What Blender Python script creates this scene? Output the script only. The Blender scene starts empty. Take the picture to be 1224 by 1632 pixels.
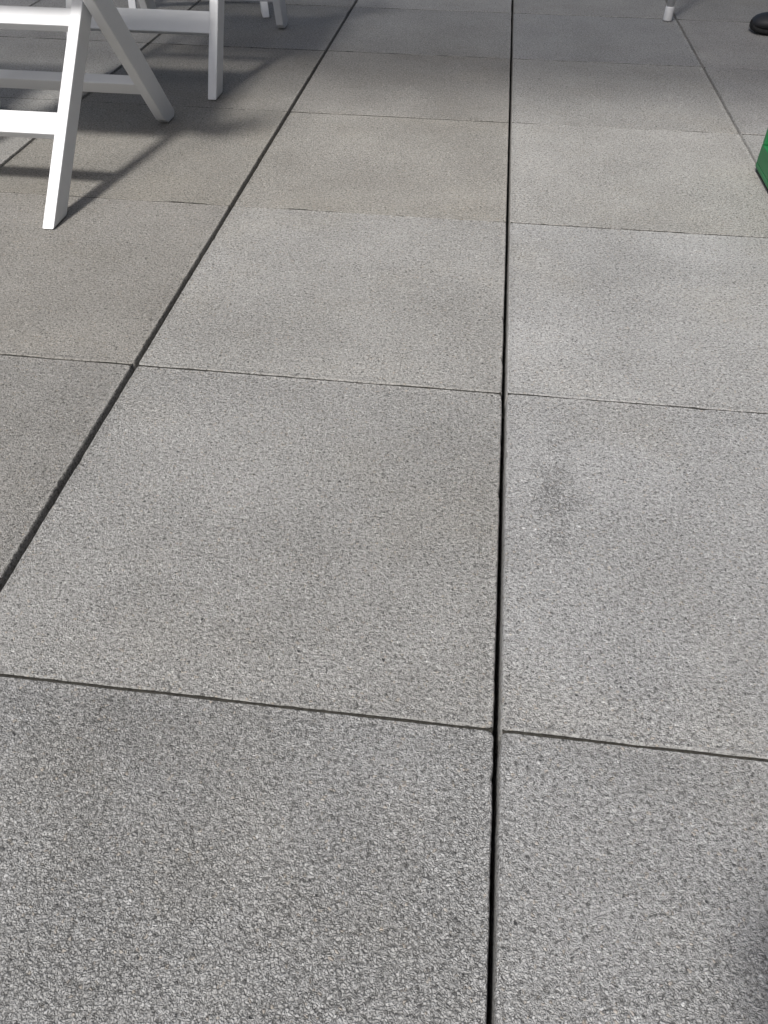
import bpy, bmesh, math, random
from mathutils import Vector, Matrix, noise
R = math.radians
random.seed(7)
scene = bpy.context.scene
COL = scene.collection

# ------------------------------------------------------------------ camera, sky, sun, exposure
cam_data = bpy.data.cameras.new('camera')
cam = bpy.data.objects.new('camera', cam_data)
COL.objects.link(cam)
cam.location = (-0.05879, -0.36563, 0.61258)
cam.rotation_euler = (R(45.544), R(-0.436), R(6.904))
cam_data.sensor_fit = 'VERTICAL'
cam_data.sensor_height = 24.0
cam_data.lens = 24.0 * 1264.67 / 1632.0
cam_data.clip_start = 0.02
cam_data.clip_end = 500
scene.camera = cam
scene.render.resolution_x = 768
scene.render.resolution_y = 1024

SHADOW = Vector((0.30, 0.70, -1.0))           # where a point one metre up throws its shadow
SUN_EL = math.atan2(1.0, math.hypot(SHADOW.x, SHADOW.y))
SUN_AZ = math.atan2(-SHADOW.x, -SHADOW.y)
world = bpy.data.worlds.new('World')
scene.world = world
world.use_nodes = True
wn = world.node_tree.nodes
sky = wn.new('ShaderNodeTexSky')
sky.sky_type = 'NISHITA'
sky.sun_disc = False
sky.sun_elevation = SUN_EL
sky.sun_rotation = SUN_AZ
sky.dust_density = 3.4
wn['Background'].inputs['Strength'].default_value = 0.115
world.node_tree.links.new(sky.outputs['Color'], wn['Background'].inputs['Color'])
sun_data = bpy.data.lights.new('sun', 'SUN')
sun_data.energy = 4.8
sun_data.angle = R(7.5)
sun_data.color = (1.0, 0.98, 0.95)
sun = bpy.data.objects.new('sun', sun_data)
COL.objects.link(sun)
sun.rotation_euler = SHADOW.to_track_quat('-Z', 'Y').to_euler()
sun.location = (-2, -5, 8)
scene.view_settings.view_transform = 'Standard'
scene.view_settings.look = 'None'
scene.view_settings.gamma = 1.0
scene.view_settings.use_curve_mapping = False
scene.view_settings.exposure = -0.07

# ------------------------------------------------------------------ helpers
def link_mesh(name, verts, faces, mat, parent=None, smooth=False):
    me = bpy.data.meshes.new(name)
    me.from_pydata([tuple(v) for v in verts], [], faces)
    me.update()
    bm = bmesh.new(); bm.from_mesh(me)
    bmesh.ops.recalc_face_normals(bm, faces=bm.faces)
    bm.to_mesh(me); bm.free()
    if mat: me.materials.append(mat)
    if smooth:
        for p in me.polygons: p.use_smooth = len(p.vertices) <= 4
    o = bpy.data.objects.new(name, me)
    COL.objects.link(o)
    if parent: o.parent = parent
    return o

def bm_obj(name, bm, mat, parent=None, smooth=False):
    bmesh.ops.recalc_face_normals(bm, faces=bm.faces)
    me = bpy.data.meshes.new(name)
    bm.to_mesh(me); bm.free()
    if mat: me.materials.append(mat)
    if smooth:
        for p in me.polygons: p.use_smooth = len(p.vertices) <= 4
    o = bpy.data.objects.new(name, me)
    COL.objects.link(o)
    if parent: o.parent = parent
    return o

def empty(name, loc=(0, 0, 0), rz=0.0):
    o = bpy.data.objects.new(name, None)
    o.empty_display_size = 0.1
    COL.objects.link(o)
    o.location = loc; o.rotation_euler = (0, 0, rz)
    return o

def tag(o, label=None, category=None, group=None, kind=None):
    if label: o['label'] = label
    if category: o['category'] = category
    if group: o['group'] = group
    if kind: o['kind'] = kind
    return o

def prism(bm, profile, x0, x1, bevel=0.0, seg=2):
    """profile: (y, z) outline extruded along x from x0 to x1"""
    a = [bm.verts.new((x0, y, z)) for y, z in profile]
    b = [bm.verts.new((x1, y, z)) for y, z in profile]
    n = len(a)
    fs = [bm.faces.new(a), bm.faces.new(b[::-1])]
    for i in range(n):
        fs.append(bm.faces.new((a[i], b[i], b[(i + 1) % n], a[(i + 1) % n])))
    if bevel:
        es = set()
        for f in fs: es.update(f.edges)
        bmesh.ops.bevel(bm, geom=list(es), offset=bevel, segments=seg, profile=0.6, affect='EDGES')

def tube(bm, pts, radii, n=16, cap=True):
    pts = [Vector(p) for p in pts]
    rings = []
    for i, p in enumerate(pts):
        d = (pts[min(i + 1, len(pts) - 1)] - pts[max(i - 1, 0)]).normalized()
        u = d.cross(Vector((0, 0, 1)))
        if u.length < 1e-4: u = Vector((1, 0, 0))
        u.normalize(); v = d.cross(u).normalized()
        r = radii[i] if isinstance(radii, (list, tuple)) else radii
        rings.append([bm.verts.new(p + u * (r * math.cos(2 * math.pi * k / n)) + v * (r * math.sin(2 * math.pi * k / n))) for k in range(n)])
    for a, b in zip(rings, rings[1:]):
        for k in range(n):
            bm.faces.new((a[k], a[(k + 1) % n], b[(k + 1) % n], b[k]))
    if cap:
        bm.faces.new(rings[0][::-1]); bm.faces.new(rings[-1])

# ------------------------------------------------------------------ materials
class NT:
    def __init__(self, name):
        self.m = bpy.data.materials.new(name)
        self.m.use_nodes = True
        self.t = self.m.node_tree
        self.b = self.t.nodes['Principled BSDF']
    def n(self, typ, **kw):
        nd = self.t.nodes.new('ShaderNode' + typ)
        for k, v in kw.items():
            if k.startswith('i_'):
                nd.inputs[k[2:].replace('_', ' ')].default_value = v
            else: setattr(nd, k, v)
        return nd
    def l(self, a, b): self.t.links.new(a, b)
    def math(self, op, a, b=None, clamp=False):
        nd = self.n('Math', operation=op, use_clamp=clamp)
        for i, v in enumerate((a, b)):
            if v is None: continue
            if isinstance(v, (int, float)): nd.inputs[i].default_value = v
            else: self.l(v, nd.inputs[i])
        return nd.outputs[0]
    def ramp(self, fac, stops, interp='LINEAR'):
        nd = self.n('ValToRGB'); cr = nd.color_ramp; cr.interpolation = interp
        while len(cr.elements) < len(stops): cr.elements.new(0.5)
        for e, (p, c) in zip(cr.elements, stops):
            e.position = p
            e.color = (c, c, c, 1) if isinstance(c, (int, float)) else (*c, 1)
        self.l(fac, nd.inputs[0])
        return nd.outputs[0]
    def mix(self, fac, a, b, blend='MIX'):
        nd = self.n('Mix', data_type='RGBA', blend_type=blend)
        for i, v in ((0, fac), (6, a), (7, b)):
            if isinstance(v, (int, float)): nd.inputs[i].default_value = v if i == 0 else (v, v, v, 1)
            elif isinstance(v, tuple): nd.inputs[i].default_value = (*v, 1)
            else: self.l(v, nd.inputs[i])
        return nd.outputs[2]
    def vor(self, vec, scale, feature='F1', rnd=1.0):
        nd = self.n('TexVoronoi', feature=feature)
        nd.inputs['Scale'].default_value = scale
        nd.inputs['Randomness'].default_value = rnd
        self.l(vec, nd.inputs['Vector'])
        return nd
    def noise(self, vec, scale, detail=4, rough=0.55):
        nd = self.n('TexNoise')
        nd.inputs['Scale'].default_value = scale
        nd.inputs['Detail'].default_value = detail
        nd.inputs['Roughness'].default_value = rough
        self.l(vec, nd.inputs['Vector'])
        return nd.outputs['Fac']

def concrete_material(stain=None):
    """washed fine-aggregate concrete; the object colour tints a slab, its alpha sets how coarse and worn the face is"""
    k = NT('washed_concrete')
    tc = k.n('TexCoord'); oi = k.n('ObjectInfo')
    off = k.n('VectorMath', operation='SCALE')
    comb = k.n('CombineXYZ')
    k.l(oi.outputs['Random'], comb.inputs[0]); k.l(oi.outputs['Random'], comb.inputs[1])
    k.l(comb.outputs[0], off.inputs[0]); off.inputs['Scale'].default_value = 37.0
    add = k.n('VectorMath', operation='ADD')
    k.l(tc.outputs['Object'], add.inputs[0]); k.l(off.outputs[0], add.inputs[1])
    P = add.outputs[0]
    coarse = oi.outputs['Alpha']
    # warp so that grains are not perfectly cellular
    wn_ = k.n('TexNoise'); wn_.inputs['Scale'].default_value = 240; wn_.inputs['Detail'].default_value = 2
    k.l(P, wn_.inputs['Vector'])
    ws = k.n('VectorMath', operation='SCALE'); ws.inputs['Scale'].default_value = 0.0044
    k.l(wn_.outputs['Color'], ws.inputs[0])
    wa = k.n('VectorMath', operation='ADD'); k.l(P, wa.inputs[0]); k.l(ws.outputs[0], wa.inputs[1])
    W = wa.outputs[0]
    sc = k.math('SUBTRACT', 480.0, k.math('MULTIPLY', coarse, 90.0))
    v1 = k.vor(W, 420); e1 = k.vor(W, 420, 'DISTANCE_TO_EDGE')
    k.l(sc, v1.inputs['Scale']); k.l(sc, e1.inputs['Scale'])
    gn = k.noise(P, 330, 2, 0.6)
    sep = k.n('SeparateColor'); k.l(v1.outputs['Color'], sep.inputs[0])
    rnd, rnd2, rnd3 = sep.outputs[0], sep.outputs[1], sep.outputs[2]
    big = k.noise(P, 3.4, 5, 0.6)
    wear = k.ramp(k.noise(P, 6.0, 4, 0.6), [(0.3, 0.2), (0.7, 0.8)])
    # stone colours
    grain = k.ramp(rnd, [(0.0, (0.295, 0.291, 0.282)), (0.25, (0.345, 0.340, 0.330)), (0.55, (0.375, 0.370, 0.360)), (0.86, (0.405, 0.400, 0.390)), (1.0, (0.46, 0.455, 0.445))])
    # odd stones: pale, dark, tan
    grain = k.mix(k.ramp(rnd2, [(0.0, 0.0), (0.9925, 1.0)], 'CONSTANT'), grain, (0.56, 0.555, 0.545))
    grain = k.mix(k.ramp(rnd2, [(0.0, 1.0), (0.010, 0.0)], 'CONSTANT'), grain, (0.14, 0.138, 0.135))
    grain = k.mix(k.math('MULTIPLY', k.ramp(rnd2, [(0.0, 0.0), (0.51, 1.0), (0.535, 0.0)], 'CONSTANT'), 0.4), grain, (0.40, 0.33, 0.25))
    # self-shadow of crevices and pits between the stones, painted as dark colour
    amt = k.math('ADD', k.math('MULTIPLY', wear, 0.35), k.math('MULTIPLY', coarse, 0.45))
    if stain:
        sx, sy, sr = stain
        sq = k.n('VectorMath', operation='MULTIPLY'); k.l(tc.outputs['Object'], sq.inputs[0]); sq.inputs[1].default_value = (2.3, .8, 0)
        vd = k.n('VectorMath', operation='DISTANCE'); k.l(sq.outputs[0], vd.inputs[0]); vd.inputs[1].default_value = (sx * 2.3, sy * .8, 0)
        edge = k.math('ADD', vd.outputs['Value'], k.math('MULTIPLY', k.math('SUBTRACT', k.noise(P, 30, 5, 0.75), 0.5), sr * 4.5))
        spot = k.ramp(edge, [(sr * 0.2, 1.0), (sr * 1.3, 0.0)])
        amt = k.math('ADD', amt, k.math('MULTIPLY', spot, 0.34))
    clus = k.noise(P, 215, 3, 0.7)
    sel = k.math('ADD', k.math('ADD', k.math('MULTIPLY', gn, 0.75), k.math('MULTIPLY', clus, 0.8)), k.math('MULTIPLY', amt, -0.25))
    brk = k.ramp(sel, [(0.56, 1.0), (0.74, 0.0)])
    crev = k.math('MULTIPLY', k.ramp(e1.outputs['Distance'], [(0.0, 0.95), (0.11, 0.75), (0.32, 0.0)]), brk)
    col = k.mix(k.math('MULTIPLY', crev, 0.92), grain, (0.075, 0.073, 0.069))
    # scattered larger hollows
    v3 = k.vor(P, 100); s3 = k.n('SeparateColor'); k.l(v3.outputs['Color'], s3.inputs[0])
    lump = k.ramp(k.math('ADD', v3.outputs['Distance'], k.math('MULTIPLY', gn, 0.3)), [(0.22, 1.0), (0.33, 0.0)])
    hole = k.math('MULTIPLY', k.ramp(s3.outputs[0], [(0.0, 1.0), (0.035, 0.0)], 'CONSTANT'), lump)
    chip = k.math('MULTIPLY', k.ramp(s3.outputs[1], [(0.0, 0.0), (0.955, 1.0)], 'CONSTANT'), lump)
    col = k.mix(k.math('MULTIPLY', chip, 0.75), col, k.ramp(s3.outputs[2], [(0.0, (0.52, 0.515, 0.50)), (0.7, (0.47, 0.46, 0.44)), (1.0, (0.46, 0.39, 0.31))]))
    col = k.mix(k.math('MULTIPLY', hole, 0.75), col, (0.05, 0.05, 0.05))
    # blotches, warm stains
    col = k.mix(1.0, col, k.ramp(big, [(0.27, (0.85, 0.845, 0.835)), (0.5, (0.99, 0.99, 0.99)), (0.72, (1.10, 1.10, 1.105))]), 'MULTIPLY')
    col = k.mix(k.ramp(k.noise(P, 4.2, 3, 0.6), [(0.52, 0.0), (0.75, 0.4)]), col, k.mix(1.0, col, (1.01, 0.975, 0.90), 'MULTIPLY'))
    col = k.mix(1.0, col, oi.outputs['Color'], 'MULTIPLY')
    k.l(col, k.b.inputs['Base Color'])
    k.b.inputs['Roughness'].default_value = 0.86
    k.b.inputs['Specular IOR Level'].default_value = 0.35
    # relief
    top = k.ramp(e1.outputs['Distance'], [(0.0, 0.0), (0.17, 0.58), (0.46, 1.0)])
    h = k.math('ADD', k.math('MULTIPLY', top, k.math('ADD', k.math('MULTIPLY', amt, 0.5), 0.3)), k.math('MULTIPLY', rnd, 0.5))
    h = k.math('ADD', h, k.math('MULTIPLY', gn, 1.3))
    h = k.math('SUBTRACT', h, k.math('MULTIPLY', hole, 1.6))
    bp = k.n('Bump'); bp.inputs['Strength'].default_value = 1.0; bp.inputs['Distance'].default_value = 0.0021
    k.l(h, bp.inputs['Height']); k.l(bp.outputs[0], k.b.inputs['Normal'])
    return k.m

def white_resin():
    k = NT('white_resin')
    tc = k.n('TexCoord'); P = tc.outputs['Object']
    n1 = k.noise(P, 9, 5, 0.6)
    n2 = k.noise(P, 60, 3, 0.6)
    col = k.mix(k.ramp(n1, [(0.45, 0.0), (0.8, 0.5)]), (0.66, 0.665, 0.67), (0.60, 0.60, 0.59))
    col = k.mix(k.math('MULTIPLY', k.ramp(n2, [(0.66, 0.0), (0.76, 1.0)]), 0.25), col, (0.55, 0.53, 0.49))
    k.l(col, k.b.inputs['Base Color'])
    k.l(k.ramp(n2, [(0.3, 0.34), (0.7, 0.5)]), k.b.inputs['Roughness'])
    bp = k.n('Bump'); bp.inputs['Strength'].default_value = 0.15; bp.inputs['Distance'].default_value = 0.0006
    k.l(k.noise(P, 140, 3, 0.6), bp.inputs['Height']); k.l(bp.outputs[0], k.b.inputs['Normal'])
    return k.m

def simple(name, color, rough=0.5, var=0.15, scale=25, spec=0.5, bump=0.0, bscale=200):
    k = NT(name)
    tc = k.n('TexCoord'); P = tc.outputs['Object']
    n1 = k.noise(P, scale, 4, 0.6)
    lo = tuple(c * (1 - var) for c in color); hi = tuple(min(1, c * (1 + var)) for c in color)
    k.l(k.ramp(n1, [(0.3, lo), (0.7, hi)]), k.b.inputs['Base Color'])
    k.b.inputs['Roughness'].default_value = rough
    k.b.inputs['Specular IOR Level'].default_value = spec
    if bump:
        bp = k.n('Bump'); bp.inputs['Strength'].default_value = 0.4; bp.inputs['Distance'].default_value = bump
        k.l(k.noise(P, bscale, 3, 0.6), bp.inputs['Height']); k.l(bp.outputs[0], k.b.inputs['Normal'])
    return k.m

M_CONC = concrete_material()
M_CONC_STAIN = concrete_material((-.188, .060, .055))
M_WHITE = white_resin()
M_PAD = simple('white_vinyl', (0.76, 0.76, 0.75), 0.45, 0.04, 20, bump=0.0005, bscale=300)
M_BED = simple('dark_gravel_bed', (0.030, 0.029, 0.027), 0.95, 0.5, 160, 0.2, 0.004, 120)
M_FAR = simple('terrace_concrete', (0.25, 0.245, 0.235), 0.9, 0.12, 6, 0.3, 0.001, 300)
M_TUBE = simple('white_coated_steel', (0.62, 0.62, 0.62), 0.35, 0.06, 30)
M_CAP = simple('grey_white_plastic', (0.58, 0.58, 0.585), 0.5, 0.08, 60, bump=0.0004)
M_STEEL = simple('galvanised_bolt', (0.45, 0.45, 0.46), 0.35, 0.1, 80)
M_GREEN = simple('green_plastic', (0.010, 0.125, 0.040), 0.5, 0.18, 14, 0.5, 0.0004, 250)
M_SHOE = simple('black_leather', (0.012, 0.012, 0.014), 0.6, 0.3, 40, 0.5, 0.0005, 400)
M_SOLE = simple('black_rubber', (0.012, 0.012, 0.012), 0.8, 0.3, 60, 0.3, 0.0006, 300)
M_TROUSER = simple('dark_trouser_cloth', (0.018, 0.020, 0.028), 0.9, 0.25, 60, 0.2, 0.0006, 600)
M_SHIRT = simple('grey_blue_cloth', (0.10, 0.12, 0.16), 0.9, 0.15, 40, 0.2, 0.0006, 500)
M_SKIN = simple('skin', (0.55, 0.36, 0.27), 0.55, 0.06, 30, 0.4)
M_HAIR = simple('brown_hair', (0.035, 0.022, 0.014), 0.6, 0.4, 150, 0.4, 0.001, 300)

def canvas():
    k = NT('white_canopy_cloth')
    tc = k.n('TexCoord'); P = tc.outputs['Object']
    col = k.ramp(k.noise(P, 6, 4, 0.6), [(0.3, (0.74, 0.74, 0.73)), (0.7, (0.80, 0.80, 0.80))])
    k.l(col, k.b.inputs['Base Color']); k.b.inputs['Roughness'].default_value = 0.85
    tr = k.n('BsdfTranslucent'); k.l(col, tr.inputs['Color'])
    mx = k.n('MixShader'); mx.inputs[0].default_value = 0.5
    out = k.t.nodes['Material Output']
    k.l(k.b.outputs[0], mx.inputs[1]); k.l(tr.outputs[0], mx.inputs[2])
    # transparent share added to lighten the shade that the cloth casts
    th = k.n('BsdfTransparent'); mw = k.n('MixShader'); mw.inputs[0].default_value = 0.52
    k.l(mx.outputs[0], mw.inputs[1]); k.l(th.outputs[0], mw.inputs[2]); k.l(mw.outputs[0], out.inputs[0])
    return k.m
M_CANVAS = canvas()

# ------------------------------------------------------------------ ground and paving
ground = link_mesh('ground', [(-150, -150, -.075), (150, -150, -.075), (150, 150, -.075), (-150, 150, -.075)], [(0, 1, 2, 3)], M_FAR)
tag(ground, kind='structure')
pavement = link_mesh('pavement', [(-4.05, -2.05, -.052), (4.05, -2.05, -.052), (4.05, 5.55, -.052), (-4.05, 5.55, -.052)], [(0, 1, 2, 3)], M_BED)
tag(pavement, kind='structure')

def slab(x0, x1, y0, y1, step, rng, near):
    """one paving slab: wavy outline with chipped arrises, rounded corners, a raised rim and a slightly uneven top"""
    cx, cy = (x0 + x1) / 2, (y0 + y1) / 2
    hx, hy = (x1 - x0) / 2, (y1 - y0) / 2
    rc = 0.0045
    pts = []                                       # (x, y, nx, ny, side)
    corners = [(-1, -1), (1, -1), (1, 1), (-1, 1)]
    dirs = [(1, 0), (0, 1), (-1, 0), (0, -1)]
    norms = [(0, -1), (1, 0), (0, 1), (-1, 0)]
    for s in range(4):
        ax, ay = corners[s]; dx, dy = dirs[s]; nx, ny = norms[s]
        L = 2 * (hx if dx else hy) - 2 * rc
        n = max(3, int(L / step))
        sx, sy = ax * hx + dx * rc, ay * hy + dy * rc
        for i in range(n + 1):
            t = i / n
            pts.append((sx + dx * L * t, sy + dy * L * t, nx, ny, s))
        bx, by = corners[(s + 1) % 4]; mx, my = norms[(s + 1) % 4]
        for q in (0.33, 0.67):
            a = q * math.pi / 2
            vx, vy = nx * math.cos(a) + mx * math.sin(a), ny * math.cos(a) + my * math.sin(a)
            pts.append((bx * (hx - rc) + vx * rc, by * (hy - rc) + vy * rc, vx, vy, s))
    seed = rng.random() * 100
    chips = [(rng.uniform(-hx, hx), rng.choice((-hy, hy)), rng.uniform(.003, .008), rng.uniform(.0006, .0016)) for _ in range(3)]
    chips += [(rng.choice((-hx, hx)), rng.uniform(-hy, hy), rng.uniform(.003, .009), rng.uniform(.0006, .0018)) for _ in range(5)]
    # inset, height of each ring; chamfer wider on the side next to the row in front
    verts, faces = [], []
    rings = [(0.0, -.045), (0.0, -.0075), (.0004, -.0030), (.0012, -.0006), (.0020, 0.0003), (.0034, 0.0001), (.0055, -.0008), (.012, -.0002), (.03, 0.0)]
    npt = len(pts)
    # the raised rim survives on some sides only
    rim = [rng.random() for _ in range(4)]
    for ri, (ins, z) in enumerate(rings):
        for (x, y, nx, ny, s) in pts:
            w = 0.0
            if ri < 8:
                w = (noise.noise(Vector((x * 22 + seed, y * 22, 0))) * .0004 + noise.noise(Vector((x * 120 + seed, y * 120, 3))) * .0003
                     + (noise.noise(Vector((x * 350 + seed, y * 350, 5))) * .00035 if step < .005 else 0))
                if not near: w *= .6
                for (qx, qy, qr, qd) in chips:
                    d = math.hypot(x - qx, y - qy)
                    if d < qr: w += qd * (1 - (d / qr) ** 2) * (1 if ri >= 1 else 0)
                w *= (1, 1, 1, 1, 1, .9, .6, .25)[ri]
            far = y0 > .95 and s in (0, 2)          # tight, sharp cross joints further off
            i2 = ins * (.3 if (far and 1 < ri < 6) else 1.25 if (s == 0 and 1 < ri < 6) else (.55 if (s == 2 and 1 < ri < 6) else 1.0))
            zz = z
            if ri == 6: zz = z * (.25 + .75 * rim[s])
            if far and ri in (4, 5, 6): zz = -.0001
            if s == 1 and ri in (3, 4): zz += .0006         # cast burr along one long edge
            if s == 1 and ri == 6: zz -= .0004
            if ri in (2, 3) and s == 0: zz = z * 1.9
            zz += noise.noise(Vector((x * 60 + seed, y * 60, 9))) * .0004 if ri in (2, 3, 4, 5) else 0
            verts.append((x * (hx - ins) / hx - nx * (i2 - ins + w), y * (hy - ins) / hy - ny * (i2 - ins + w), zz))
    for ri in range(len(rings) - 1):
        for i in range(npt):
            j = (i + 1) % npt
            faces.append((ri * npt + i, ri * npt + j, (ri + 1) * npt + j, (ri + 1) * npt + i))
    faces.append(tuple((len(rings) - 1) * npt + i for i in range(npt)))
    me = bpy.data.meshes.new('slab')
    me.from_pydata(verts, [], faces); me.update()
    for p in me.polygons: p.use_smooth = True
    me.polygons[len(me.polygons) - 1].use_smooth = False
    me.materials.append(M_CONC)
    o = bpy.data.objects.new('slab', me)
    COL.objects.link(o)
    o.parent = pavement
    o.location = (cx, cy, rng.uniform(-.0005, .0005))
    o.rotation_euler = (rng.uniform(-.0008, .0008), rng.uniform(-.0008, .0008), rng.uniform(-.0010, .0010))
    return o

XJ = {-2: -1.49, -1: -.992, 0: -.498, 1: 0.0, 2: .4955, 3: .993}     # long joints
YJ = {0: 0.0005, 1: .494, 2: 1.006, 3: 1.513, 4: 2.002, 5: 2.488}    # cross joints
xj = lambda i: XJ.get(i, (i - 1) * .4975)
yj = lambda j: YJ.get(j, j * .4985)
# tone of single slabs, darker to the left, lighter to the right (column, row)
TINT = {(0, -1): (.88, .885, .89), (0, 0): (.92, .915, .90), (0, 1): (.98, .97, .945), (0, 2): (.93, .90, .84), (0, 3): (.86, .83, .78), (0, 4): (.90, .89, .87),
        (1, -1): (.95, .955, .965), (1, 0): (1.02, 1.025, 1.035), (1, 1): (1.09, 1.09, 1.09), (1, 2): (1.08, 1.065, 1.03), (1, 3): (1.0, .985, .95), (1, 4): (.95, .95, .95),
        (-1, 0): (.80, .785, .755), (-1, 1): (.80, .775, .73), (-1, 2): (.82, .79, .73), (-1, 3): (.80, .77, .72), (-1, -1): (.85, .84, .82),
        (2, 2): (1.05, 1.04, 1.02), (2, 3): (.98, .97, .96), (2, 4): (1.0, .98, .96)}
rng = random.Random(11)
for i in range(-7, 9):
    for j in range(-4, 11):
        near = (-2 <= i <= 2 and -1 <= j <= 3)
        gx = rng.uniform(.0024, .0031)
        gy = rng.uniform(.0006, .0009) + .0003 * max(0, min(j, 4))
        if j >= 2: gy += .0003
        o = slab(xj(i) + gx, xj(i + 1) - gx, yj(j) + gy, yj(j + 1) - gy, .004 if (near and i in (-1, 0, 1)) else (.012 if near else .06), rng, near)
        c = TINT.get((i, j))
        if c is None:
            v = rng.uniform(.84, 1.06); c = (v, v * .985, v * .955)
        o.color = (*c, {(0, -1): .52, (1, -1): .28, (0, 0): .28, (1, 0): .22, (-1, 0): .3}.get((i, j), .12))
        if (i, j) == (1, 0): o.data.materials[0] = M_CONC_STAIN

# dirt packed into the narrow cross joints
M_DIRT = simple('joint_dirt', (0.035, 0.033, 0.028), 0.95, 0.5, 220, 0.2, 0.001, 500)
for j in range(-4, 12):
    v, f = [], []
    for i in range(-7, 9):
        a0, a1 = xj(i) + .0045, xj(i + 1) - .0045
        n = 36
        base = len(v)
        for q in range(n + 1):
            x = a0 + (a1 - a0) * q / n
            zt = (-.0016 if j < 2 else -.0009) + noise.noise(Vector((x * 14, j * 5.3, 0))) * .0010 + noise.noise(Vector((x * 70, j * 5.3, 4))) * .0006
            v += [(x, yj(j) - .0036, -.044), (x, yj(j) - .0036, zt), (x, yj(j) + .0036, zt), (x, yj(j) + .0036, -.044)]
        for q in range(n):
            a = base + q * 4
            f += [(a + 0, a + 4, a + 5, a + 1), (a + 1, a + 5, a + 6, a + 2), (a + 2, a + 6, a + 7, a + 3)]
    link_mesh('joint_filler', v, f, M_DIRT, pavement, True)

# ------------------------------------------------------------------ folding chairs
def folding_chair(loc, rz, label, ki=1.13, fo=.525, ko=.86, seat=.44, WI=.180, WO=.212, zl=.125, hl=.040):
    """local axes: x across, +y the way it faces; rear feet (inner frame) at y = 0"""
    root = empty('folding_chair', loc, rz)
    tag(root, label, 'chair', 'white folding chairs in rows')
    T = .0208
    # inner (rear) legs lean forwards going up, outer (front) legs lean back and carry the back
    def inner(z, s): return ki * z + s
    def outer(z, s): return fo - ko * z + s
    zt = seat - .015
    zc = (fo + .002) / (ki + ko)                    # where the legs cross
    sm = inner(zt, .029) - .125 if ki > 1 else inner(zt, .029) - .20
    for sx in (-1, 1):
        bm = bmesh.new()
        x0, x1 = sorted((sx * WI, sx * (WI - T)))
        prism(bm, [(inner(0, 0.0), .002), (inner(0, .058), .002), (inner(zt, .058), zt), (inner(zt, 0), zt)], x0, x1, .0028)
        bm_obj('rear_leg', bm, M_WHITE, root)
        bm = bmesh.new()
        x0, x1 = sorted((sx * WO, sx * (WO - T)))
        # front foot is rounded off, upright kinks at the seat and carries the back
        zs = seat; bend = .40
        y44, y44b = outer(zs, 0), outer(zs, .062)
        prism(bm, [(outer(0, .010), .002), (outer(0, .048), .002), (outer(.012, .0665), .012), (y44b, zs), (y44b - bend * .38, zs + .38), (y44 + .012 - bend * .38, zs + .385), (y44, zs), (outer(.014, .0), .014)], x0, x1, .0028)
        bm_obj('front_leg', bm, M_WHITE, root)
        bm = bmesh.new()
        tube(bm, [(sx * (WI - T - .004), inner(zc, .03), zc), (sx * (WO + .0006), inner(zc, .03), zc)], .0045, 14)
        bm_obj('pivot_bolt', bm, M_WHITE, root, True)
    xin, xout = WI - T, WO - T
    def rail(name, z, fn, k, hgt, s0, thick, half):
        # board lying in the slanted plane of its legs
        L = math.hypot(1, k); uy, uz = k / L, 1 / L
        y, c = fn(z, s0), z
        ny, nz = -uz, uy                            # towards the rear and up
        a = [(y - uy * hgt / 2, c - uz * hgt / 2), (y + uy * hgt / 2, c + uz * hgt / 2)]
        prof = [a[0], a[1], (a[1][0] - ny * thick, a[1][1] - nz * thick), (a[0][0] - ny * thick, a[0][1] - nz * thick)]
        bm = bmesh.new(); prism(bm, prof, -half, half, .0022)
        bm_obj(name, bm, M_WHITE, root)
    rail('lower_stretcher', zl, inner, ki, hl, .006, .018, xin)
    rail('upper_stretcher', min(.254, zc - .008), inner, ki, .033, .006, .018, xin)
    rail('front_stretcher', .088, outer, -ko, .034, .012, .020, xout)
    # seat: frame with a vinyl pad
    bm = bmesh.new(); y0, y1, zq = sm - .205, sm + .205, seat - .44
    prism(bm, [(y0, .425 + zq), (y1, .432 + zq), (y1, .452 + zq), (y0, .445 + zq)], -WI - .005, WI + .005, .004)
    bm_obj('seat', bm, M_WHITE, root)
    bm = bmesh.new(); prism(bm, [(y0 + .015, .4457 + zq), (y1 - .015, .4522 + zq), (y1 - .015, .474 + zq), (y0 + .015, .468 + zq)], -WI + .008, WI - .008, .008, 3)
    bm_obj('seat_pad', bm, M_PAD, root)
    # back: wide top rail and a lower rail
    for (z0, z1) in ((.70 + zq, .815 + zq), (.545 + zq, .60 + zq)):
        bm = bmesh.new()
        yb = lambda z: outer(seat, .03) - .40 * (z - seat)
        prism(bm, [(yb(z0) - .009, z0), (yb(z0) + .009, z0), (yb(z1) + .009, z1), (yb(z1) - .009, z1)], -xout, xout, .003)
        bm_obj('back_rail', bm, M_WHITE, root)
    return root

folding_chair((-.953, .865, 0), 0, 'nearest white folding chair, sunlit legs crossing beside the left edge')
folding_chair((-.859, 1.557, 0), 0, 'white folding chair standing in shade just behind the sunlit one', .61, .628, .38, .60, .180, .206, .139, .046)
folding_chair((-.916, 2.247, 0), R(18), 'farthest white folding chair, only its leg tip showing at the top edge', WI=.203, WO=.235)
folding_chair((-1.445, .845, 0), R(-2), 'white folding chair just outside the left edge, beside the nearest one')
folding_chair((.235, -1.02, 0), 0, 'white folding chair the photographer sits on, behind the camera')

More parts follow.
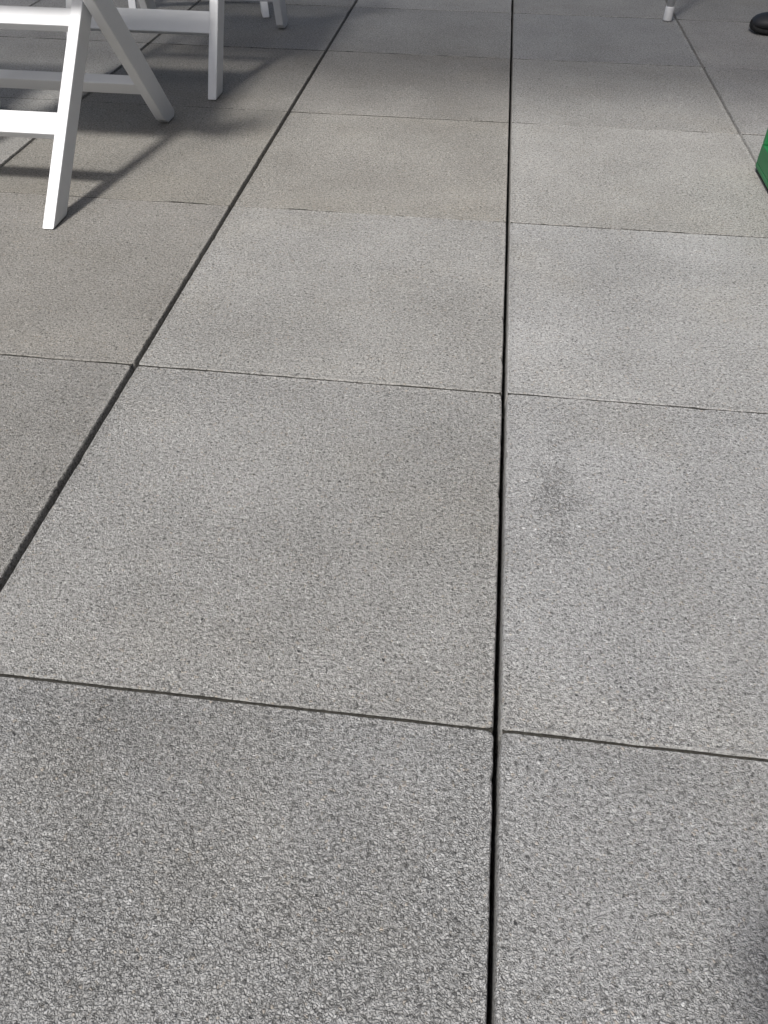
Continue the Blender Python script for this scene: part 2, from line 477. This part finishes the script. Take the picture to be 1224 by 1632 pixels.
# ------------------------------------------------------------------ canopy that shades the far slabs
def canopy():
    x0, x1, y0, y1 = -2.62, .4635, .17, 2.463
    H = 2.42
    root = empty('canopy_tent', (x0, y0, 0))
    tag(root, 'white canopy tent on slim white tube poles shading the far slabs', 'canopy')
    for (x, y) in ((x0, y0), (x1, y0), (x1, y1), (x0, y1)):
        bm = bmesh.new()
        tube(bm, [(0, 0, .03), (0, 0, H)], .0112, 20)
        p = bm_obj('pole', bm, M_TUBE, root, True); p.location = (x - x0, y - y0, 0)
        bm = bmesh.new()
        tube(bm, [(0, 0, .0015), (0, 0, .005), (0, 0, .035), (0, 0, .0385)], [.0130, .0136, .0130, .0118], 20)
        bm_obj('foot_cap', bm, M_CAP, p, True)
    W, D = x1 - x0, y1 - y0
    for a, b in (((0, 0), (W, 0)), ((W, 0), (W, D)), ((W, D), (0, D)), ((0, D), (0, 0))):
        bm = bmesh.new(); tube(bm, [(a[0], a[1], H - .03), (b[0], b[1], H - .03)], .011, 12)
        bm_obj('rail', bm, M_TUBE, root, True)
    # hipped roof with thickness, valance hanging from the eaves
    e = .03
    ev = [(-e, -e, H), (W + e, -e, H), (W + e, D + e, H), (-e, D + e, H)]
    rd = [(W * .5 - .45, D / 2, H + .55), (W * .5 + .45, D / 2, H + .55)]
    v = ev + rd + [(a, b, c - .004) for a, b, c in ev + rd]
    f = [(0, 1, 5, 4), (1, 2, 5), (2, 3, 4, 5), (3, 0, 4)]
    f2 = [tuple(q + 6 for q in x[::-1]) for x in f]
    sides = [(i, (i + 1) % 4, (i + 1) % 4 + 6, i + 6) for i in range(4)]
    roof = link_mesh('roof', v, f + f2 + sides, M_CANVAS, root)
    bm = bmesh.new()
    ring = [(-e, -e), (W + e, -e), (W + e, D + e), (-e, D + e)]
    outer_, inner_ = [], []
    for i in range(4):
        a, b = ring[i], ring[(i + 1) % 4]
        n = 24
        for q in range(n):
            t = q / n
            x, y = a[0] + (b[0] - a[0]) * t, a[1] + (b[1] - a[1]) * t
            drop = .16 + .05 * abs(math.sin(t * math.pi * 6))
            outer_.append((bm.verts.new((x, y, H - .001)), bm.verts.new((x, y, H - drop))))
            sx = 1 if x < W / 2 else -1
            inner_.append((bm.verts.new((min(max(x, -e + .003), W + e - .003), min(max(y, -e + .003), D + e - .003), H - .006)),
                           bm.verts.new((min(max(x, -e + .003), W + e - .003), min(max(y, -e + .003), D + e - .003), H - drop))))
    n = len(outer_)
    for i in range(n):
        j = (i + 1) % n
        bm.faces.new((outer_[i][0], outer_[j][0], outer_[j][1], outer_[i][1]))
        bm.faces.new((inner_[i][1], inner_[j][1], inner_[j][0], inner_[i][0]))
        bm.faces.new((outer_[i][1], outer_[j][1], inner_[j][1], inner_[i][1]))
    bm_obj('valance', bm, M_CANVAS, root)
    return root
canopy()

# ------------------------------------------------------------------ green crate at the right edge
def crate():
    L, Wd, Hh = .40, .30, .26
    root = empty('plastic_crate', (.4805 + Wd / 2, 1.307 - L / 2, 0))
    tag(root, 'green plastic crate standing on the slabs at the right edge', 'crate')
    t = .012
    def box(bm, a, b, bev=.0):
        prism(bm, [(a[1], a[2]), (b[1], a[2]), (b[1], b[2]), (a[1], b[2])], a[0], b[0], bev)
    hx, hy = Wd / 2, L / 2
    bm = bmesh.new(); box(bm, (-hx + .004, -hy + .004, .002), (hx - .004, hy - .004, .008), .001); bm_obj('base_foot', bm, M_SOLE, root)
    bm = bmesh.new(); box(bm, (-hx, -hy, .0085), (hx, hy, .018), .002); bm_obj('floor_panel', bm, M_GREEN, root)
    # long sides: frame round a recessed panel, grip opening above
    for s in (-1, 1):
        x0, x1 = sorted((s * hx, s * (hx - t)))
        xi0, xi1 = sorted((s * (hx - .007), s * (hx - t)))
        bm = bmesh.new()
        box(bm, (x0, -hy, .0182), (x1, hy, .052), .002)
        box(bm, (x0, -hy, .0525), (x1, -hy + .03, .215), .002)
        box(bm, (x0, hy - .012, .0525), (x1, hy, .215), .002)
        box(bm, (x0, -hy, .2155), (x1, hy, Hh), .003)
        bm_obj('side_frame', bm, M_GREEN, root)
        bm = bmesh.new(); box(bm, (xi0, -hy + .0305, .0525), (xi1, hy - .0125, .160)); bm_obj('side_panel', bm, M_GREEN, root)
    for s in (-1, 1):
        y0, y1 = sorted((s * (hy - .0002), s * (hy - t)))
        bm = bmesh.new()
        box(bm, (-hx + t + .0003, y0, .0185), (hx - t - .0003, y1, .15), .002)
        box(bm, (-hx + t + .0003, y0, .1502), (-hx + .09, y1, .20), .002)
        box(bm, (hx - .09, y0, .1502), (hx - t - .0003, y1, .20), .002)
        box(bm, (-hx + t + .0003, y0, .2003), (hx - t - .0003, y1, Hh - .0005), .003)
        bm_obj('end_panel', bm, M_GREEN, root)
    return root
crate()

# ------------------------------------------------------------------ people
def skin_mesh(name, chains, mat, parent=None, sub=2):
    """chains: list of [(point, radius), ...]; chains that start at a shared point join there"""
    idx, verts, rad, edges = {}, [], [], []
    def vid(p, r):
        key = tuple(round(c, 4) for c in p)
        if key not in idx:
            idx[key] = len(verts); verts.append(key); rad.append(r)
        return idx[key]
    for ch in chains:
        ids = [vid(p, r) for p, r in ch]
        for a, b in zip(ids, ids[1:]):
            if (a, b) not in edges and (b, a) not in edges: edges.append((a, b))
    me = bpy.data.meshes.new(name)
    me.from_pydata(verts, edges, [])
    o = bpy.data.objects.new(name, me); COL.objects.link(o)
    md = o.modifiers.new('skin', 'SKIN'); md.use_smooth_shade = True
    if not me.skin_vertices: 
        bm = bmesh.new(); bm.from_mesh(me); bm.verts.layers.skin.verify(); bm.to_mesh(me); bm.free()
    for i, r in enumerate(rad):
        sv = me.skin_vertices[0].data[i]
        sv.radius = r if isinstance(r, tuple) else (r, r)
        sv.use_root = (i == 0)
    ms = o.modifiers.new('subdivision', 'SUBSURF'); ms.levels = sub; ms.render_levels = sub
    me.materials.append(mat)
    if parent: o.parent = parent
    return o

def lerp(a, b, t): return tuple(a[i] + (b[i] - a[i]) * t for i in range(3))

def hand_chains(wrist, palm_dir, side_dir, curl_dir):
    """palm, four fingers of unequal length with bends, thumb from the side of the palm"""
    w, d, s, c = Vector(wrist), Vector(palm_dir).normalized(), Vector(side_dir).normalized(), Vector(curl_dir).normalized()
    palm = w + d * .045
    out = [[(tuple(w), .024), (tuple(palm), .030)]]
    for k, (off, ln) in enumerate(((.027, .068), (.009, .076), (-.009, .070), (-.026, .054))):
        kn = w + d * .082 + s * off
        p1 = kn + d * ln * .45 + c * ln * .10
        p2 = p1 + d * ln * .28 + c * ln * .22
        p3 = p2 + d * ln * .14 + c * ln * .26
        out.append([(tuple(palm), .030), (tuple(kn), .0105), (tuple(p1), .0095), (tuple(p2), .0085), (tuple(p3), .0075)])
    tb = w + d * .025 + s * .030
    t1 = tb + d * .030 + s * .022 + c * .010
    t2 = t1 + d * .028 + s * .004 + c * .010
    out.append([(tuple(palm), .030), (tuple(tb), .0135), (tuple(t1), .0105), (tuple(t2), .0085)])
    return out

def shoe(parent, heel, yaw, length=.285):
    """leather shoe: heel at the given ground point, pointing along +x before the yaw"""
    secs = [  # x along the foot, half width, top height, bottom lift
        (.000, .020, .060, .006), (.012, .030, .078, .004), (.05, .036, .088, .004), (.09, .036, .085, .006), (.13, .038, .074, .007),
        (.17, .043, .062, .006), (.205, .047, .056, .005), (.235, .046, .052, .005), (.258, .041, .048, .006), (.273, .032, .043, .008), (.281, .022, .037, .011), (.285, .010, .030, .016)]
    sc = length / .285
    root = empty('shoe', heel, yaw); root.parent = parent
    def loft(bm, rows, n=18):
        rings = []
        for (x, w, zt, zb) in rows:
            ring = []
            for k in range(n):
                a = 2 * math.pi * k / n
                ca, sa = math.cos(a), math.sin(a)
                yy = w * math.copysign(abs(ca) ** .75, ca)
                zc, hh = (zt + zb) / 2, (zt - zb) / 2
                zz = zc + hh * math.copysign(abs(sa) ** (.85 if sa > 0 else .45), sa)
                if sa > 0: yy *= 1 - .38 * sa
                ring.append(bm.verts.new((x * sc, yy * sc, zz * sc)))
            rings.append(ring)
        for a, b in zip(rings, rings[1:]):
            for k in range(n): bm.faces.new((a[k], a[(k + 1) % n], b[(k + 1) % n], b[k]))
        bm.faces.new(rings[0][::-1]); bm.faces.new(rings[-1])
    bm = bmesh.new(); loft(bm, [(x, w, zt, zb + .006) for x, w, zt, zb in secs]); bm_obj('upper', bm, M_SHOE, root, True)
    bm = bmesh.new(); loft(bm, [(x - .001 if x < .1 else x + .001, w + .0025, zb + .016, max(.001, zb - .004)) for x, w, zt, zb in secs], 16); bm_obj('sole', bm, M_SOLE, root, True)
    bm = bmesh.new()
    tube(bm, [(.045 * sc, 0, .070 * sc), (.047 * sc, 0, .115 * sc)], [.036 * sc, .040 * sc], 16); bm_obj('collar', bm, M_SHOE, root, True)
    for x in (.098, .118, .138):
        zt = .090 - (x - .09) * .30
        bm = bmesh.new(); tube(bm, [(x * sc, -.020 * sc, (zt - .008) * sc), (x * sc, 0, zt * sc), (x * sc, .020 * sc, (zt - .008) * sc)], .0018, 6); bm_obj('lace', bm, M_SOLE, root, True)

def person(loc, rz, J, label, shirt, hands):
    """J: joints in local axes, facing +y"""
    root = empty('person', loc, rz)
    tag(root, label, 'person')
    body = []
    pel, ches, neck, head = J['pelvis'], J['chest'], J['neck'], J['head']
    body.append([(pel, (.13, .10)), (lerp(pel, ches, .5), (.125, .09)), (ches, (.15, .10)), (lerp(ches, neck, .75), (.09, .07)), (neck, .055), (lerp(neck, head, .45), .056),
                 (lerp(neck, head, .75), (.070, .082)), (head, (.076, .094)), (tuple(Vector(head) + Vector((0, -.005, .075))), (.060, .072)), (tuple(Vector(head) + Vector((0, -.008, .108))), (.03, .036))])
    cloth_t, cloth_s = [], []
    cloth_s.append([(pel, (.145, .115)), (lerp(pel, ches, .5), (.14, .105)), (ches, (.165, .115)), (lerp(ches, neck, .72), (.10, .08)), (lerp(neck, ches, .12), .066)])
    cloth_t.append([(pel, (.148, .118)), (lerp(pel, ches, .18), (.142, .112))])
    for s in ('l', 'r'):
        hip, knee, ank = J['hip_' + s], J['knee_' + s], J['ankle_' + s]
        sh, el, wr = J['shoulder_' + s], J['elbow_' + s], J['wrist_' + s]
        body.append([(pel, (.13, .10)), (hip, .085), (lerp(hip, knee, .5), .070), (knee, .052), (lerp(knee, ank, .35), .050), (ank, .034)])
        cloth_t.append([(pel, (.148, .118)), (hip, .100), (lerp(hip, knee, .5), .086), (knee, .070), (lerp(knee, ank, .4), .066), (lerp(knee, ank, .96), .060)])
        body.append([(ches, (.15, .10)), (sh, .055), (lerp(sh, el, .5), .045), (el, .038), (lerp(el, wr, .4), .037), (wr, .026)])
        cloth_s.append([(ches, (.165, .115)), (sh, .068), (lerp(sh, el, .5), .058), (el, .050), (lerp(el, wr, .45), .046), (lerp(el, wr, .9), .036)])
        for ch in hand_chains(wr, *hands[s]): body.append([(tuple(p), r) for p, r in ch])
    # face: nose, ears
    h = Vector(head)
    skin_mesh('body', body, M_SKIN, root)
    skin_mesh('trousers', cloth_t, M_TROUSER, root)
    skin_mesh('shirt', cloth_s, shirt, root)
    bm = bmesh.new()
    tube(bm, [h + Vector((0, .082, .022)), h + Vector((0, .098, -.004)), h + Vector((0, .108, -.020)), h + Vector((0, .088, -.028))], [.007, .010, .014, .008], 10)
    bm_obj('nose', bm, M_SKIN, root, True)
    for s in (-1, 1):
        bm = bmesh.new(); tube(bm, [h + Vector((s * .070, -.005, 0)), h + Vector((s * .084, -.012, .005))], [.020, .026], 12); bm_obj('ear', bm, M_SKIN, root, True)
        bm = bmesh.new(); bmesh.ops.create_uvsphere(bm, u_segments=12, v_segments=8, radius=.012, matrix=Matrix.Translation(h + Vector((s * .032, .078, .018)))); bm_obj('eye', bm, M_PAD, root, True)
    bm = bmesh.new(); tube(bm, [h + Vector((-.024, .082, -.050)), h + Vector((0, .090, -.050)), h + Vector((.024, .082, -.050))], [.004, .007, .004], 8); bm_obj('mouth', bm, simple('lips', (.42, .2, .17), .5), root, True)
    bm = bmesh.new()
    bmesh.ops.create_uvsphere(bm, u_segments=24, v_segments=16, radius=1, matrix=Matrix.Translation(h + Vector((0, -.022, .030))) @ Matrix.Diagonal((.088, .100, .098, 1)))
    for v in list(bm.verts):
        if v.co.z < h.z - .03 + max(0, (v.co.y - h.y)) * 1.1: v.co = h + (v.co - h) * .80
    for v in bm.verts: v.co += Vector((noise.noise(v.co * 60), noise.noise(v.co * 60 + Vector((7, 0, 0))), 0)) * .006
    bm_obj('hair', bm, M_HAIR, root, True)
    return root

# passer-by at the right edge: stands facing left, only a shoe tip shows
stand = dict(pelvis=(0, 0, .95), chest=(0, .01, 1.30), neck=(0, 0, 1.47), head=(0, .03, 1.63),
             hip_l=(-.095, 0, .90), hip_r=(.095, 0, .90), knee_l=(-.11, .07, .50), knee_r=(.10, -.06, .50), ankle_l=(-.125, .06, .09), ankle_r=(.10, -.27, .10),
             shoulder_l=(-.195, 0, 1.40), shoulder_r=(.195, 0, 1.40), elbow_l=(-.235, -.02, 1.12), elbow_r=(.235, -.02, 1.12), wrist_l=(-.235, .06, .88), wrist_r=(.235, .06, .88))
hs = {'l': ((0, .15, -1), (0, 1, .1), (1, 0, 0)), 'r': ((0, .15, -1), (0, 1, .1), (-1, 0, 0))}
PX, PY = .915, 2.50
p1 = person((PX, PY, 0), R(90), stand, 'person in dark trousers and black shoes stepping in at the right edge', M_SHIRT, hs)
shoe(p1, (-.125, -.055, 0), R(90))
shoe(p1, (.100, -.325, 0), R(90))

# photographer, seated behind the camera: throws the soft shadow in the near right corner
sit = dict(pelvis=(0, .02, .56), chest=(0, -.01, .92), neck=(0, .03, 1.09), head=(0, .08, 1.24),
           hip_l=(-.09, .06, .545), hip_r=(.09, .06, .545), knee_l=(-.12, .40, .53), knee_r=(.12, .40, .53), ankle_l=(-.12, .34, .09), ankle_r=(.12, .34, .09),
           shoulder_l=(-.19, .0, 1.01), shoulder_r=(.19, .0, 1.01), elbow_l=(-.22, .16, .78), elbow_r=(.22, .16, .78), wrist_l=(-.11, .33, .70), wrist_r=(.11, .33, .70))
hq = {'l': ((.6, .6, -.3), (0, 0, 1), (.7, -.5, 0)), 'r': ((-.6, .6, -.3), (0, 0, 1), (-.7, -.5, 0))}
p2 = person((.235, -.92, 0), 0, sit, 'seated person behind the camera taking the picture', M_SHIRT, hq)
shoe(p2, (-.12, .29, 0), R(95), .27)
shoe(p2, (.12, .29, 0), R(85), .27)

# ------------------------------------------------------------------ unseen dark facade, added to cut sky light from the right
def added_building():
    M_WALL = simple('dark_brown_render', (0.075, 0.062, 0.052), 0.9, 0.2, 3, 0.3, 0.002, 90)
    M_FRAME = simple('anthracite_frame', (0.03, 0.031, 0.033), 0.45, 0.1, 20)
    M_GLASS = simple('dark_window_glass', (0.012, 0.014, 0.016), 0.06, 0.1, 2)
    X, Y0, Y1, H = 2.9, -2.0, 7.0, 4.6
    root = empty('added_building', (X, Y0, -.075))
    tag(root, 'unseen dark facade with grey framed windows, added to block sky light from the right', 'added_building')
    L = Y1 - Y0
    ops = [(.6 + q * 2.1, .6 + q * 2.1 + 1.3, .95 if q != 2 else .10, 2.3) for q in range(4)]
    ops2 = [(a, b, 3.0, 4.0) for a, b, c, d in ops]
    def box(bm, y0, y1, z0, z1, x0=0.0, x1=.3, bev=0.0): prism(bm, [(y0, z0), (y1, z0), (y1, z1), (y0, z1)], x0, x1, bev)
    bm = bmesh.new()
    ys = [0] + [q for a, b, c, d in ops for q in (a, b)] + [L]
    for q in range(0, len(ys), 2): box(bm, ys[q], ys[q + 1], 0, H)
    for a, b, c, d in ops:
        box(bm, a + .0005, b - .0005, 0, c, .002); box(bm, a + .0005, b - .0005, d, 3.0, .002); box(bm, a + .0005, b - .0005, 4.0, H - .001, .002)
    bm_obj('wall', bm, M_WALL, root)
    for n_, (a, b, c, d) in enumerate(ops + ops2):
        nm = 'door' if c < .5 else 'window'
        bm = bmesh.new()
        box(bm, a + .001, a + .07, c + .001, d - .001, .09, .15, .004); box(bm, b - .07, b - .001, c + .001, d - .001, .09, .15, .004)
        box(bm, a + .0705, b - .0705, c + .001, c + .07, .09, .15, .004); box(bm, a + .0705, b - .0705, d - .07, d - .001, .09, .15, .004)
        fr = bm_obj(nm, bm, M_FRAME, root)
        bm = bmesh.new(); box(bm, a + .065, b - .065, c + .065, d - .065, .115, .125); bm_obj('pane', bm, M_GLASS, fr)
        if nm == 'window':
            bm = bmesh.new(); box(bm, a - .04, b + .04, c - .045, c - .003, -.05, .0015, .004); bm_obj('sill', bm, M_FRAME, fr)
        else:
            bm = bmesh.new(); tube(bm, [(.085, b - .13, 1.0), (.04, b - .13, 1.0), (.04, b - .25, 1.0)], .010, 10); bm_obj('handle', bm, M_STEEL, fr)
    bm = bmesh.new(); box(bm, -.05, L + .05, H + .001, H + .10, -.06, .36, .006); bm_obj('coping', bm, M_FRAME, root)
added_building()
